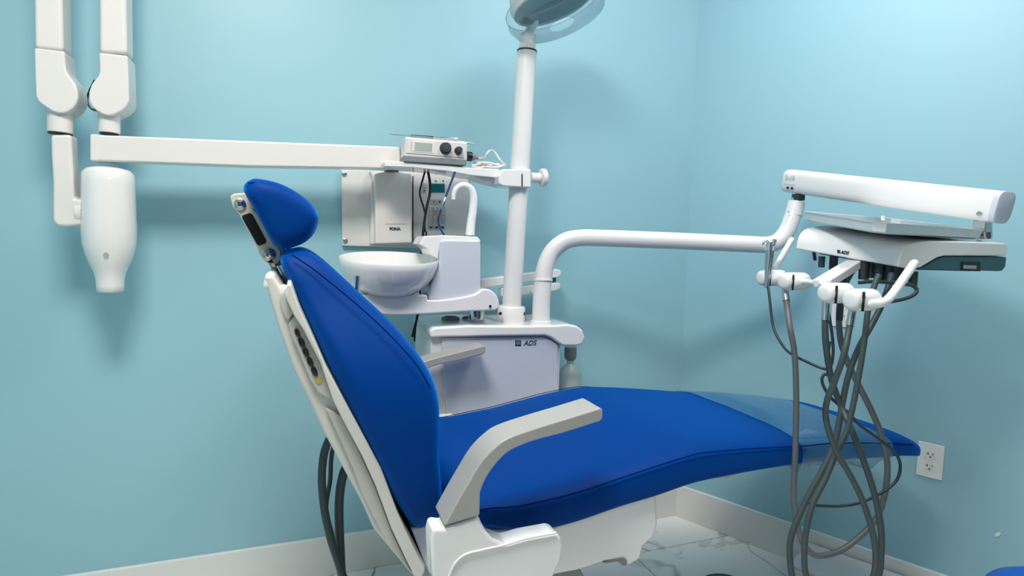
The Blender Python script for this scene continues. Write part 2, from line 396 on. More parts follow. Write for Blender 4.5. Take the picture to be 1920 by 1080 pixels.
obj('slot_insert', prism(YL([(454, 404), (468, 399), (473, 402), (499, 450), (499, 456), (486, 461), (481, 457), (454, 409)], HY - .0015), (0, .01, 0)), M['black'], hb, bevel=.001)
obj('slot_insert', prism(YL([(473, 391), (478, 391), (501, 424), (500, 427)], HY - .0015), (0, .01, 0)), M['black'], hb)
for (px, py), r in [((450, 383), .0115), ((504, 477), .013)]:
    c = Y(px, py, HY)
    obj('bolt', join(lathe([(r, 0), (r, .004), (r * .85, .005)], c, (0, -1, 0), 24)), M['steel'], hb)
    obj('bolt_head', lathe([(r * .62, .004), (r * .62, .007), (r * .4, .008)], c, (0, -1, 0), 20), M['chrome'], hb)
c = Y(508, 477, HY)
obj('pivot_housing', lathe([(.020, -.05), (.020, -.004), (.018, -.002)], c + V((.012, 0, -.004)), (0, -1, 0), 28), M['grey'], hb)
hr = [(456, 347), (468, 336), (485, 334), (530, 345), (574, 372), (594, 396), (597, 414), (590, 436), (572, 454), (545, 465), (524, 467), (508, 452), (490, 420), (472, 385), (458, 362)]
prof = catmull([Y(a, b_, -.90) for a, b_ in hr], 3, True)
cen = sum(prof, V()) / len(prof)
rg = []
for y, s in [(-.925, .45), (-.922, .75), (-.912, .91), (-.893, 1.0), (-.86, 1.03), (YC, 1.0), (-.668, 1.03), (-.635, 1.0), (-.616, .91), (-.606, .75), (-.603, .45)]:
    rg.append([V((cen.x + (p.x - cen.x) * s, y, cen.z + (p.z - cen.z) * s)) for p in prof])
hp = obj('headrest_cushion', loft(rg), M['blue'], ch, sub=1)
sp = [Y(a, b_, -.912) for a, b_ in [(464, 343), (490, 343), (528, 354), (562, 374), (583, 396), (589, 412)]]
obj('seam', tube(catmull(sp, 5), .001, 6), M['seam'], hp)
obj('headrest_plate', prism([Y(a, b_, -.83) for a, b_ in [(466, 366), (474, 362), (512, 440), (504, 446)]], (0, .13, 0)), M['black'], hb, bevel=.002)

# armrests
def spl(pts, n=4): return [(v.x, v.y) for v in catmull([V((a, b_, 0)) for a, b_ in pts], n)]
arm = [(833, 987), (900, 967)] + spl([(901, 925), (909, 903), (921, 883), (937, 863), (958, 845), (998, 828), (1060, 811), (1126, 790)]) + [(1131, 784), (1131, 768)] \
    + spl([(1126, 765), (1072, 782), (1010, 801), (956, 820), (930, 837), (903, 865), (880, 902), (858, 940), (836, 980)])
armp = [Y(a, b_, -1.163) for a, b_ in arm]
n_ = len(armp)
for dy, lb in ((0, None), (.724, None)):
    near = [p + V((0, dy, -.014 if dy else 0)) for p in armp]
    obj('armrest', prism(near, (0, .074, 0)), M['arm'], ch, bevel=.006, seg=4)
# arm support housings
sup = [(808, 1010), (812, 992), (822, 992), (832, 993), (862, 982), (899, 969), (903, 980), (910, 994), (924, 1011), (951, 1022), (985, 1012), (1043, 1001), (1052, 1007), (1056, 1024), (1054, 1049), (1040, 1079), (1020, 1110), (960, 1150), (850, 1150), (822, 1120), (811, 1080)]
obj('side_housing', prism([Y(a, b_, -1.16) for a, b_ in sup], (0, .05, 0)), M['white_gloss'], ch, bevel=.012, seg=4, label='glossy white side housing below the near armrest')
obj('side_housing', prism([Y(a, b_, -1.16) + V((0, .69, 0)) for a, b_ in sup], (0, .10, 0)), M['white_gloss'], ch, bevel=.012, seg=4)
rdg = [(842, 1080), (852, 1058), (872, 1040), (905, 1031), (945, 1022), (985, 1010), (1043, 999)]
obj('housing_ridge', tube(catmull([Y(a, b_, -1.163) for a, b_ in rdg], 5), .0022, 10), M['white_gloss'], ch)
base = [(1000, 1005), (1060, 975), (1150, 940), (1231, 915), (1234, 985), (1226, 1010), (1208, 1024), (1201, 1050), (1182, 1060), (1176, 1062), (1160, 1053), (1132, 1055), (1083, 1071), (1040, 1079), (1000, 1085)]
obj('base_cover', prism([Y(a, b_, -1.055) for a, b_ in base], (0, .58, 0)), M['white_gloss'], ch, bevel=.012, seg=4, label='glossy white cover under the seat')
obj('pedal_lever', prism([Y(a, b_, -1.058) for a, b_ in [(1132, 1056), (1160, 1048), (1171, 1046), (1176, 1051), (1176, 1060), (1168, 1061), (1158, 1053), (1140, 1056)]], (0, .04, 0)), M['grey'], ch, bevel=.001)
obj('lift_plate', prism([Y(a, b_, -1.05) for a, b_ in [(1030, 1074), (1087, 1066), (1098, 1085), (1090, 1120), (1030, 1120)]], (0, .5, 0)), M['grey'], ch, bevel=.003)
obj('rear_bracket', prism([Y(a, b_, -1.0) for a, b_ in [(770, 990), (812, 985), (812, 1080), (806, 1078), (790, 1040)]], (0, .46, 0)), M['lightgrey'], ch, bevel=.004)
obj('pivot_block', prism([Y(a, b_, -.98) for a, b_ in [(784, 992), (812, 988), (812, 1005), (792, 1005)]], (0, .4, 0)), M['black'], ch, bevel=.002)
# lift column and foot plate (below the frame)
obj('lift_column', prism([V((-1.22, -.95, .08)), V((-.96, -.95, .08)), V((-1.06, -.95, .5)), V((-1.20, -.95, .5))], (0, .38, 0)), M['white_gloss'], ch, bevel=.02)
obj('floor_plate', prism([V((-1.3, -1.02, .0)), V((-.55, -1.02, .0)), V((-.55, -1.02, .07)), V((-.7, -1.02, .09)), V((-1.26, -1.02, .09)), V((-1.3, -1.02, .07))], (0, .52, 0)), M['white'], ch, bevel=.012)
obj('foot_hinge', prism([Y(a, b_, -1.03) for a, b_ in [(1330, 886), (1385, 880), (1383, 890), (1368, 897), (1340, 899)]], (0, .06, 0)), M['shell_d'], ch, bevel=.004)
# plastic sleeve over the foot end
def sleeve_ring(x, off, sag):
    rr = []
    for i, p in enumerate(seat_ring(x, off, 48)):
        if p.z < interp(x)[1] + .003: p = V((p.x, p.y, p.z - sag * (.5 + .5 * math.sin(p.y * 31 + x * 40))))
        rr.append(p)
    return rr
xx = [-.405 + i * .0225 for i in range(17)]
sl = obj('plastic_foot_cover', loft([sleeve_ring(x, .0035 + .0004 * math.sin(i * 2.1), .010 + .018 * max(0, math.sin(i * .55 + 1.0))) for i, x in enumerate(xx)], caps=False), M['film'], origin=(-.2, YC, .62))
tag(sl, 'clear glossy plastic sleeve pulled over the foot end of the blue chair', 'plastic cover')

# ------------------------------------------------------------------ x-ray generator box on wall
xg = thing('xray_machine', 'wall-mounted x-ray machine with long cream arm, bullet-shaped tube head and keypad box', 'x-ray machine', Y(760, 462, 0))
def panel(pts, y0, y1): return prism([Y(a, b_, 0) + V((0, y0, 0)) for a, b_ in pts], (0, y1 - y0, 0))
def PX(px, py, y=0): return Y(px, py, 0) + V((0, y, 0))
def flat(pts, yf, th): return prism([Y(a, b_, yf) for a, b_ in pts], (0, th, 0))
obj('mounting_plate', flat([(640, 318), (880, 325), (883, 468), (642, 461)], -.02, .02), M['cream'], xg, bevel=.004)
obj('raised_panel', flat([(693, 320), (698, 330), (694, 458), (880, 462), (878, 328)], -.05, .045), M['cream'], xg, bevel=.004)
obj('front_cover', flat([(703, 325), (738, 320), (772, 326), (773, 456), (704, 458)], -.095, .05), M['cream'], xg, bevel=.006)
obj('cover_line', flat([(722, 419), (760, 419), (760, 420.2), (722, 420.2)], -.0965, .004), M['key'], xg)
obj('cover_gap', flat([(773.5, 330), (775.2, 330), (775.2, 455), (773.5, 455)], -.0525, .003), M['black'], xg)
text('lettering', 'FONA', .0135, Y(740.5, 429.5, -.0956), (1, 0, 0), (0, 0, 1), M['print'], xg, bold=.0009)
obj('hinge_gap', flat([(724, 315), (745, 317), (745, 321), (724, 319)], -.09, .05), M['black'], xg)
for px, py in [(645.5, 326), (647, 451), (874, 332)]:
    c = Y(px, py, -.021)
    bo = obj('screw', lathe([(.0085, -.002), (.0085, .003), (.006, .0045)], c, (0, -1, 0), 22), M['steel'], xg)
    obj('screw_recess', lathe([(.003, .0), (.003, .005)], c, (0, -1, 0), 10), M['grey'], bo)
dsp = obj('display', flat([(807, 344), (834, 344.5), (834, 361), (807, 360.5)], -.0535, .006), M['lcd'], xg, bevel=.0008)
KY = -.0525
def key(px, py, w_, h_, mt='key', icon=None):
    k_ = obj('key', flat([(px - w_, py - h_), (px + w_, py - h_), (px + w_, py + h_), (px - w_, py + h_)], KY - .0015, .004), M[mt], xg, bevel=.0006, seg=1)
    if icon: obj('icon', flat([(px - icon[0], py - icon[1]), (px + icon[0], py - icon[1]), (px + icon[0], py + icon[1]), (px - icon[0], py + icon[1])], KY - .0022, .002), M['print'], k_)
key(797, 348, 3.5, 4.5); key(796, 357.5, 3.5, 3.5, icon=(2, .8))
key(813.5, 378.5, 5, 4.5, icon=(.9, 2.2)); key(824.5, 378.5, 5, 4.5, icon=(1.4, 2.2))
for r_ in range(4):
    for c_ in range(4):
        key(807.5 + c_ * 8.2, 391.5 + r_ * 8.2, 3.3, 3.3, 'orange' if (r_ == 1 and c_ == 1) else 'key')
for c_ in range(3): key(808 + c_ * 10.8, 426.5, 4.8, 4.2, icon=(2.8, 1.9))
for px in (817.5, 831): obj('status_light', flat([(px - 1, 338), (px + 1, 338), (px + 1, 340.5), (px - 1, 340.5)], -.0522, .002), M['print'], xg)

# ------------------------------------------------------------------ x-ray arm
xa = xg
by = -.21
beam = YL([(170, 252), (750, 275), (752, 316.5), (470, 312), (170, 301)], by)
obj('extension_beam', prism(beam, (0, .06, 0)), M['cream'], xa, bevel=.006)
obj('beam_end_cap', prism(YL([(168.5, 251), (184, 251.6), (184, 301.6), (168.5, 301)], by - .002), (0, .064, 0)), M['cream'], xa, bevel=.004)
obj('wall_pivot', cyl(Y(735, 322, -.14), Y(735, 300, -.14), .022), M['black'], xa)
obj('wall_bracket', bx(Y(722, 0, -.1).x, Y(748, 0, -.1).x, -.17, -.09, 1.437, 1.452), M['cream'], xa, bevel=.003)
ay = -.22
# right (rising) arm
ra = [(184, -60), (236, -60), (241, 100), (242, 190), (240, 199), (226, 210), (207, 218), (190, 214), (174, 203), (167, 188), (166, 172), (172, 156), (184, 140), (186, 95)]
obj('elbow_housing', prism(YL([(185, 98), (239, 104), (241, 150), (242, 188), (239, 198), (228, 208), (214, 215), (204, 217), (194, 215), (180, 207), (171, 198), (166.5, 186), (166.5, 172), (171, 159), (177, 150), (184, 142), (186.5, 132)], ay), (0, .085, 0)), M['cream'], xa, bevel=.005, seg=4)
obj('scissor_arm', prism(YL([(183, -330), (231, -330), (238, 101), (186, 98)], ay + .004), (0, .075, 0)), M['cream'], xa, bevel=.01, seg=4)
obj('arm_collar', cyl(Y(205, 250, ay + .04), Y(205, 205, ay + .04), .026), M['cream'], xa, bevel=.003)
obj('arm_ring', cyl(Y(205, 253, ay + .04), Y(205, 250, ay + .04), .0225), M['black'], xa)
# left (descending) arm
obj('elbow_housing', prism(YL([(63.5, 89), (121, 96), (122, 118), (123.5, 132), (128, 140), (135, 149), (141, 158), (144.5, 169), (146, 182), (143, 193), (137, 202), (128, 209), (119, 212), (108, 212), (97, 208), (84, 200), (72, 191), (66.5, 180), (65, 140)], ay), (0, .085, 0)), M['cream'], xa, bevel=.005, seg=4)
obj('scissor_arm', prism(YL([(57, -330), (109, -330), (118, 95), (64, 90)], ay + .004), (0, .075, 0)), M['cream'], xa, bevel=.01, seg=4)
obj('top_knuckle', tube([Y(83, -340, ay + .04), Y(207, -340, ay + .04)], .05, 24, dome=True), M['cream'], xa)
obj('yoke_collar', cyl(Y(113, 250, ay + .04), Y(113, 203, ay + .04), .029), M['cream'], xa, bevel=.003)
obj('yoke_ring', cyl(Y(113, 252.5, ay + .04), Y(113, 249.5, ay + .04), .0275), M['black'], xa)
yk = catmull(YL([(94, 252), (133, 252), (135, 300), (139, 372), (158, 376), (158, 422), (125, 425), (104, 424), (98, 412), (98, 340), (95, 290)], ay + .012), 2, True)
obj('yoke', prism(YL([(94, 252), (133, 252), (135, 300), (139, 372), (158, 376), (158, 422), (125, 425), (106, 424), (98, 414), (98, 340), (95, 290)], ay + .012), (0, .055, 0)), M['cream'], xa, bevel=.012, seg=5)
hc = Y(205, 430, ay + .04)
s_ = (Y(257, 380, ay + .04) - Y(154, 380, ay + .04)).length / 103.0
def hz(py): return Y(205, py, ay + .04).z
prof = [(.012, 313), (26, 314), (42, 318), (49, 326), (50, 345), (51.5, 400), (52, 430), (50.5, 455), (46, 475), (38, 495), (30.5, 510), (27.5, 522), (26.5, 535), (26, 546), (23, 547.5), (.5, 547.5)]
ax = (Y(207, 547, ay + .04) - Y(203, 313, ay + .04)); L = ax.length
th = obj('tube_head', lathe([(max(.0005, r * s_), (py - 313) / (547.5 - 313) * L) for r, py in prof], Y(203, 313, ay + .04), ax, 48), M['porcelain'], xa, ang=60)
obj('dial_ring', cyl(Y(146, 399, ay + .04), Y(160, 399, ay + .04), .034), M['cream'], xa, bevel=.003)
obj('focus_mark', lathe([(.006, 0), (.006, .004)], Y(212, 476, ay + .04) + V((-.002, -(44.5 * s_) , 0)), (0, -1, 0), 16), M['printgrey'], xa)
for i in range(7):
    c = Y(152, 384 + i * 5, ay + .004)
    obj('dial_mark', box(c + V((0, .0015, 0)), (.004, .002, .0008)), M['printgrey'], xa)
obj('cable_loop', tube(catmull([Y(178, 150, -.1), Y(166, 175, -.1), Y(164, 192, -.1), Y(172, 204, -.1), Y(186, 208, -.1)], 5), .003, 8), M['black'], xa)

# ------------------------------------------------------------------ treatment unit (cabinet + pole)
UY = -.33
un = thing('treatment_unit', 'white unit cabinet behind the chair with light pole and curved tubular arm reaching right', 'dental unit', (Y(950, 600, UY).x, -.22, 0))
cab = [(808, 612), (1054, 620), (1050, 720), (1046, 780), (838, 780), (810, 700)]
pz = lambda pts, y: [Y(a, b_, y) for a, b_ in pts]
cp = pz([(808, 620), (1052, 625), (1050, 720)], UY)
bl, brx = cp[0].x, cp[1].x
obj('cabinet', bx(bl, brx, UY, -.07, .45, cp[0].z), M['white'], un, bevel=.006)
obj('cabinet_plinth', bx(bl + .05, brx - .05, UY + .04, -.09, 0.0, .45), M['white'], un, bevel=.006)
cov = [(806, 622), (812, 614), (880, 610), (960, 611), (1040, 610), (1064, 608), (1082, 611), (1093, 619), (1098, 634), (1092, 646), (1083, 649), (1056, 649), (1046, 643), (1034, 634), (1022, 629.5), (828, 632.5), (807, 634)]
obj('top_cover', prism(YL(cov, UY - .022), (0, .275, 0)), M['white_gloss'], un, bevel=.014, seg=5)
fp = obj('front_panel', prism(YL([(828, 633), (1020, 632), (1034, 637), (1047, 646), (1047, 790), (838, 790)], UY - .008), (0, .012, 0)), M['lightgrey'], un, bevel=.004)
text('lettering', 'ADS', .0235, Y(993.5, 643.5, UY - .0086), (1, 0, -.01), (0, 0, 1), M['print'], fp, shear=.25, bold=.0003)
sq = obj('logo_square', prism(YL([(966, 638), (977, 638.2), (977, 649), (966, 648.8)], UY - .0088), (0, .002, 0)), M['print'], fp)
for i in range(2):
    obj('logo_line', prism(YL([(968, 641 + i * 3.2), (975, 641 + i * 3.2), (975, 642 + i * 3.2), (968, 642 + i * 3.2)], UY - .0094), (0, .001, 0)), M['lightgrey'], fp)
# bottle
wb = thing('water_bottle', 'frosted water bottle hanging at the right end of the white unit', 'bottle', Y(1070, 719, -.2))
c = Y(1070, 652, -.2)
obj('bottle_holder', lathe([(.022, 0), (.0225, -.035), (.019, -.045), (.014, -.05)], c + V((0, 0, .004)), n=28), M['grey'], wb)
obj('bottle_body', lathe([(.013, -.045), (.013, -.058), (.022, -.068), (.037, -.082), (.041, -.10), (.041, -.25), (.036, -.26), (.005, -.262)], c, n=32), M['bottle'], wb)
# pole
PYL = -.249
pb, pt = Y(957.5, 600, PYL), Y(988, 97, PYL)
obj('light_pole', tube([pb, pt], .0325, 32), M['white'], un)
ax = (pt - pb).normalized()
obj('pole_ring', tube([pt - ax * .0015, pt + ax * .0035], .0335, 32), M['black'], un)
obj('pole_neck', tube([pt + ax * .003, pt + ax * .055], .0275, 32), M['white_gloss'], un)
cl = obj('pole_collar', lathe([(.046, -.012), (.047, .0), (.047, .036), (.043, .041), (.034, .041)], Y(958, 596, PYL), ax, 40), M['white'], un)
for px in (938, 982):
    c = Y(px, 588, PYL - .045 if px < 960 else PYL - .03)
    obj('set_screw', lathe([(.0055, -.006), (.0055, .003), (.0035, .003)], c, (-.45, -.9, 0) if px < 960 else (.75, -.65, 0), 16), M['rubber'], cl)
obj('drain_ring', lathe([(.030, 0), (.030, .012), (.024, .014), (.022, .005)], V((-1.10, -.215, .937)), n=32), M['grey'], un)
obj('swing_post', lathe([(.026, -.01), (.026, .04)], V((-1.02, -.25, .942)), n=32), M['chrome'], un)
obj('swing_flange', lathe([(.034, -.008), (.034, .003), (.028, .006)], V((-1.02, -.25, .940)), n=32), M['lightgrey'], un)
obj('hose_bundle', tube([Y(866, 602, -.2), Y(870, 596, -.2), Y(884, 594, -.2)], .006, 10), M['grey'], un)

# ------------------------------------------------------------------ rinse basin
CY = -.30
cu = thing('rinse_basin', 'white ceramic spittoon basin with curved spout and swing arm', 'basin', V((-1.02, -.25, .985)))
bc = Y(730, 486, CY); br_ = (Y(823, 486, CY) - Y(637, 486, CY)).length / 2
hb_ = bc.z - Y(730, 549, CY).z
profb = [(.001, -hb_), (.45, -hb_ * .99), (.62, -hb_ * .93), (.80, -hb_ * .72), (.92, -hb_ * .45), (.985, -hb_ * .16), (1.0, 0), (.985, .005), (.955, .0), (.93, -hb_ * .2), (.80, -hb_ * .55), (.5, -hb_ * .78), (.001, -hb_ * .82)]
obj('basin_bowl', lathe([(r if r < .01 else r * br_, z) for r, z in profb], bc, V((0, -.10, .995)), n=64), M['porcelain'], cu, ang=70)
obj('swing_arm', prism(catmull(YL([(692, 552), (745, 553), (801, 553), (802, 563), (850, 560), (890, 552), (903, 543), (918, 543), (931, 553), (937, 572), (928, 582), (880, 584), (800, 589), (745, 591), (700, 588), (660, 580), (655, 566), (668, 556)], -.36), 2, True), (0, .15, 0)), M['white_gloss'], cu, bevel=.012, seg=4)
tw = YL([(826, 452), (832, 449), (898, 450), (902, 458), (902, 555), (895, 561), (803, 563.5), (808, 535), (822, 500), (824, 488)], -.35)
obj('tower', prism(tw, (0, .13, 0)), M['tower'], cu, bevel=.008, seg=4)
tp = YL([(786, 458), (795, 443), (830, 441), (896, 444), (902, 452), (900, 456), (832, 455), (824, 470), (822, 486), (805, 478), (800, 466)], -.34)
obj('tower_cap', prism(tp, (0, .11, 0)), M['white_gloss'], cu, bevel=.007, seg=4)
sp = catmull([Y(a, b_, -.27) for a, b_ in [(881, 446), (883, 420), (887, 392), (888, 368), (882, 353), (869, 347), (857, 352), (851, 362), (850, 374)]], 6)
obj('spout', tube(sp, [.0155 - .009 * i / (len(sp) - 1) for i in range(len(sp))], 18), M['white_gloss'], cu)
obj('spout_base', lathe([(.020, -.003), (.020, .004), (.016, .006)], Y(881, 444, -.27), n=24), M['steel'], cu)
obj('arm_port', lathe([(.004, 0), (.004, .003)], Y(919, 574, -.362), (0, -1, 0), 14), M['black'], cu)
st_ = thing('suction_rod', 'short chrome rod standing just in front of the white basin', 'instrument', Y(667, 560, -.47))
obj('rod', tube([Y(667, 575, -.47), Y(667, 535, -.47)], .0055, 16), M['chrome'], st_)
obj('rod_grip', tube([Y(668, 548, -.47), Y(670, 517, -.47)], .0078, 18), M['chrome'], st_)
obj('rod_clip', tube(catmull([Y(642, 526, -.47), Y(650, 528, -.47), Y(656, 536, -.47), Y(664, 548, -.47)], 5), .0035, 10), M['steel'], st_)

q_ = Y(667, 574, -.47)
obj('rod_mount', bx(q_.x - .015, q_.x + .015, -.485, -.34, q_.z - .012, q_.z), M['white'], cu, bevel=.003)
# assistant arm behind the pole
aa = un
def bar(pts, y, th, nm, mt='white'):
    return obj(nm, prism(YL(pts, y), (0, th, 0)), M[mt], aa, bevel=.004)
bar([(902, 524), (1046, 505), (1052, 507), (1053, 514), (1048, 520), (902, 541)], -.11, .035, 'upper_bar')
bar([(940, 541), (1046, 530), (1052, 533), (1050, 541), (1044, 545), (960, 556), (940, 556)], -.11, .035, 'lower_bar')
obj('bar_joint', cyl(Y(1039, 518, -.09), Y(1039, 534, -.09), .0075), M['teal'], aa)
obj('bar_knob', lathe([(.001, -.008), (.007, -.006), (.009, 0), (.007, .006), (.001, .008)], Y(999, 547, -.115), n=16), M['white'], aa)

# ------------------------------------------------------------------ shelf on pole with control box
sh = thing('pole_shelf', 'narrow white shelf clamped to the light pole', 'shelf', Y(965, 333, -.2))
obj('shelf_plate', prism(YL([(719, 303), (727, 301), (842, 310), (876, 314), (936, 317), (938, 334), (885, 329), (841, 321), (775, 314), (722, 312)], -.27), (0, .13, 0)), M['white_gloss'], sh, bevel=.003)
obj('shelf_brace', prism(catmull(YL([(884, 328), (938, 333), (938, 346), (925, 344), (905, 338)], -.25), 3, True), (0, .09, 0)), M['white'], sh, bevel=.004)
obj('pole_clamp', prism(YL([(934, 330), (942, 317), (996, 317), (996, 352), (944, 349), (936, 345)], -.30), (0, .095, 0)), M['white_gloss'], sh, bevel=.005)
obj('clamp_gap', prism(YL([(978, 326), (980, 326), (980, 350), (978, 350)], -.3012), (0, .004, 0)), M['black'], sh)
kb = obj('clamp_knob', join(cyl(Y(995, 333, -.25), Y(1013, 334, -.25), .017), ), M['white'], sh, bevel=.001)
obj('knob_disc', cyl(Y(1013, 333, -.25), Y(1023, 333, -.25), .030), M['white'], sh, bevel=.005)

ctl = thing('control_unit', 'small silver control unit with screen and two dark knobs on the shelf', 'control box', Y(815, 309, -.22))
fr0 = YL([(761, 256), (877, 266), (875, 298), (758, 289)], -.28)
dn = YL([(757, 290), (875, 298), (874, 309.5), (758, 302)], -.27)
back_ = [p + V((0, .10, .0)) for p in (fr0[0], fr0[1])] + [p + V((0, .09, 0)) for p in (dn[2], dn[3])]
front_ = [fr0[0], fr0[1], fr0[2], fr0[3]]
vs = fr0 + dn + back_   # 0-3 face, 4-7 lower, 8-11 back
fs = [[0, 1, 2, 3], [3, 2, 5, 4], [4, 5, 6, 7], [8, 9, 1, 0], [7, 6, 10, 11], [9, 8, 11, 10], [0, 3, 4, 7, 11, 8], [2, 1, 9, 10, 6, 5]]
obj('case', prism(YL([(760, 256), (877, 266), (876, 299), (874, 310), (757, 302), (758, 290)], -.275), (0, .10, 0)), M['silver'], ctl, bevel=.006, seg=4)
obj('lower_case', prism(YL([(757.5, 291), (875.5, 299), (874, 310.5), (757, 303)], -.277), (0, .10, 0)), M['grey'], ctl, bevel=.003, seg=3)
obj('face_plate', prism(YL([(764, 259), (873, 268.5), (871, 296), (762, 287)], -.2775), (0, .006, 0)), M['silver'], ctl, bevel=.0015)
scn = obj('screen_frame', prism(YL([(775, 263), (815, 266.5), (814, 288), (774, 284.5)], -.279), (0, .004, 0)), M['cream'], ctl, bevel=.001)
obj('screen', prism(YL([(778, 266.5), (811, 269), (810, 285), (777, 282.5)], -.2797), (0, .003, 0)), M['lcd2'], scn)
for k_ in range(4): obj('button', lathe([(.0014, 0), (.0014, .0015)], Y(771.5 - k_ * .3, 267 + k_ * 5, -.2775), (0, -1, 0), 10), M['printgrey'], ctl)
for (px, py), r in [((835, 278.5), .0185), ((859, 283), .0125)]:
    kk = obj('dial_knob', lathe([(r, 0), (r, .004), (r * .88, .006), (r * .84, .016), (r * .75, .018), (.001, .018)], Y(px, py, -.277), (0, -1, .12), 30), M['rubber'], ctl)
    obj('dial_cap', lathe([(r * .5, .0175), (r * .45, .0195), (.001, .0195)], Y(px, py, -.277), (0, -1, .12), 24), M['rubber'], kk)
obj('socket', cyl(Y(876, 293, -.235), Y(884, 294, -.235), .0155), M['black'], ctl)
obj('plug', lathe([(.0125, 0), (.0125, .008), (.008, .012), (.007, .022)], Y(884, 294, -.235), (1, 0, -.05), 20), M['grey'], ctl)
for i, (a, b_, mt, r, lb) in enumerate([((730, 251.5), (812, 258), 'steel', .0022, 'thin steel probe lying across the top of the control unit, pointing left'),
                                    ((800, 258), (858, 260), 'chrome', .004, 'short chrome handpiece lying on top of the control unit'),
                                    ((846, 262), (890, 270), 'steel', .0022, 'thin steel tip lying on the right end of the control unit')]):
    p0, p1 = Y(*a, -.24 + .01 * i), Y(*b_, -.24 + .01 * i)
    o = obj('dental_probe' if i != 1 else 'handpiece', tube([p0, p0.lerp(p1, .2), p0.lerp(p1, .8), p1], [r * .5, r, r, r * .7], 12), M[mt], origin=p0)
    tag(o, lb, 'instrument')
grip = tube([Y(770, 254.5, -.238), Y(812, 257.5, -.238)], .0036, 10)
o = obj('probe_handle', grip, M['black'], origin=Y(770, 254.5, -.238)); tag(o, 'black handled probe on the control unit, beside the chrome handpiece', 'instrument')
# coiled grey cable on the shelf
cc = [(890, 294), (900, 297), (908, 296), (913, 288), (920, 282), (928, 286), (936, 298), (942, 306), (930, 309), (905, 307), (885, 311), (900, 314), (930, 308), (945, 307), (935, 313), (910, 312), (890, 306), (915, 305), (940, 311), (950, 309)]
o = obj('signal_cable', tube(catmull([Y(a, b_, -.235 + .012 * math.sin(i * 1.7)) for i, (a, b_) in enumerate(cc)], 6), .0034, 10), M['silver'], origin=Y(890, 294, -.235)); tag(o, 'grey cable looping from the control unit along the shelf', 'cable')
# hanging cords
def cord(name, pts, y, r, mt, label, cat='cable', group='cords hanging under the shelf'):
    P_ = [Y(a, b_, y) for a, b_ in pts]
    o = obj(name, tube(catmull(P_, 6), r, 10), M[mt], origin=P_[0]); return tag(o, label, cat, group)
cord('power_cord', [(798, 312), (796, 324), (790, 346), (787, 360), (789, 373), (794, 388), (797, 403), (796, 420), (797, 432), (799, 440), (790, 470), (790, 520), (787, 560), (783, 590), (779, 615), (777, 640)], -.19, .0032, 'black', 'thin black cord hanging left under the shelf, bowed toward the cover box')
cord('power_cord', [(802, 312), (803, 324), (806, 342), (806, 362), (802, 380), (798, 400), (795, 420), (793, 440), (794, 470), (790, 520), (786, 570), (782, 595), (773, 632)], -.195, .0045, 'black', 'thicker black cord hanging under the shelf beside the small display')
o = cord('blue_cable', [(853, 322), (848, 336), (842, 352), (836, 368), (832, 382), (826, 396), (822, 410), (823, 422), (828, 433), (833, 441)], -.28, .0034, 'bluecable', 'blue cable hanging from the shelf in front of the keypad')
k0 = obj('connector', lathe([(.003, -.022), (.0055, -.014), (.0075, -.006), (.0075, .008), (.005, .016), (.003, .022)], Y(832, 382, -.281), (.25, 0, .97), 16), M['steel'], o)

# ------------------------------------------------------------------ operating light
ol = thing('operating_light', 'dental operating light head with clear shield atop the white pole', 'lamp', Y(988, 75, PYL))
ps = Y(988, 75, PYL)
arc = [Y(988, 80, PYL), Y(989, 66, PYL), Y(996, 52, PYL), Y(1003, 36, PYL - .02), Y(1006, 0, PYL - .03)]
obj('lamp_yoke', tube(catmull(arc, 5), .015, 16), M['white_gloss'], ol)
u_ = (CR * .94 + CU * .33 + CF * .05).normalized()
nrm = (CR * .33 - CU * .93 - CF * .16); nrm = (nrm - u_ * nrm.dot(u_)).normalized()
v_ = nrm.cross(u_)
lc = D(1036, 2, 1.86)
def ell(c, a, b_, n=48): return [c + u_ * (a * math.cos(2 * math.pi * k / n)) + v_ * (b_ * math.sin(2 * math.pi * k / n)) for k in range(n)]
obj('lamp_housing', loft([ell(lc - nrm * .085, .05, .03), ell(lc - nrm * .08, .09, .055), ell(lc - nrm * .055, .125, .08), ell(lc - nrm * .01, .140, .10), ell(lc + nrm * .012, .135, .096)]), M['lampbody'], ol)
obj('reflector', loft([ell(lc + nrm * .0125, .132, .084), ell(lc + nrm * .016, .12, .075), ell(lc + nrm * .006, .06, .04)]), M['lens'], ol)
shd = loft([ell(lc + nrm * .01, .160, .118), ell(lc + nrm * .045, .163, .12), ell(lc + nrm * .068, .150, .108), ell(lc + nrm * .082, .10, .07), ell(lc + nrm * .087, .04, .03)], caps=False)
obj('clear_shield', shd, M['shield'], ol)
obj('shield_rim', tube(ell(lc + nrm * .01, .160, .118) + [ell(lc + nrm * .01, .160, .118)[0]], .002, 6), M['shield'], ol)
# ------------------------------------------------------------------ delivery arm
da = un
EL = D(1490, 385, 1.95)
ap = [(1014, 606, 2.0), (1015, 570, 2.0), (1018, 525, 2.0), (1024, 495, 2.0), (1037, 470, 2.0), (1060, 452, 1.998), (1090, 446, 1.995), (1130, 446.5, 1.99), (1200, 449, 1.98), (1300, 453, 1.97), (1400, 457.5, 1.955), (1436, 459, 1.952), (1458, 453, 1.95), (1473, 437, 1.95), (1482, 417, 1.95), (1489, 395, 1.95), (1492, 381, 1.95)]
pth = catmull([D(*q) for q in ap], 5)
obj('main_tube', tube(pth, [.0305 - .0045 * i / (len(pth) - 1) for i in range(len(pth))], 28), M['white'], da)
obj('weld_ring', tube([D(1018, 526.5, 2.0), D(1018, 523.5, 2.0)], .0335, 28), M['white_gloss'], da)
obj('base_ring', lathe([(.036, -.004), (.036, .003), (.032, .005)], D(1014, 603, 2.0), n=32), M['white'], da)
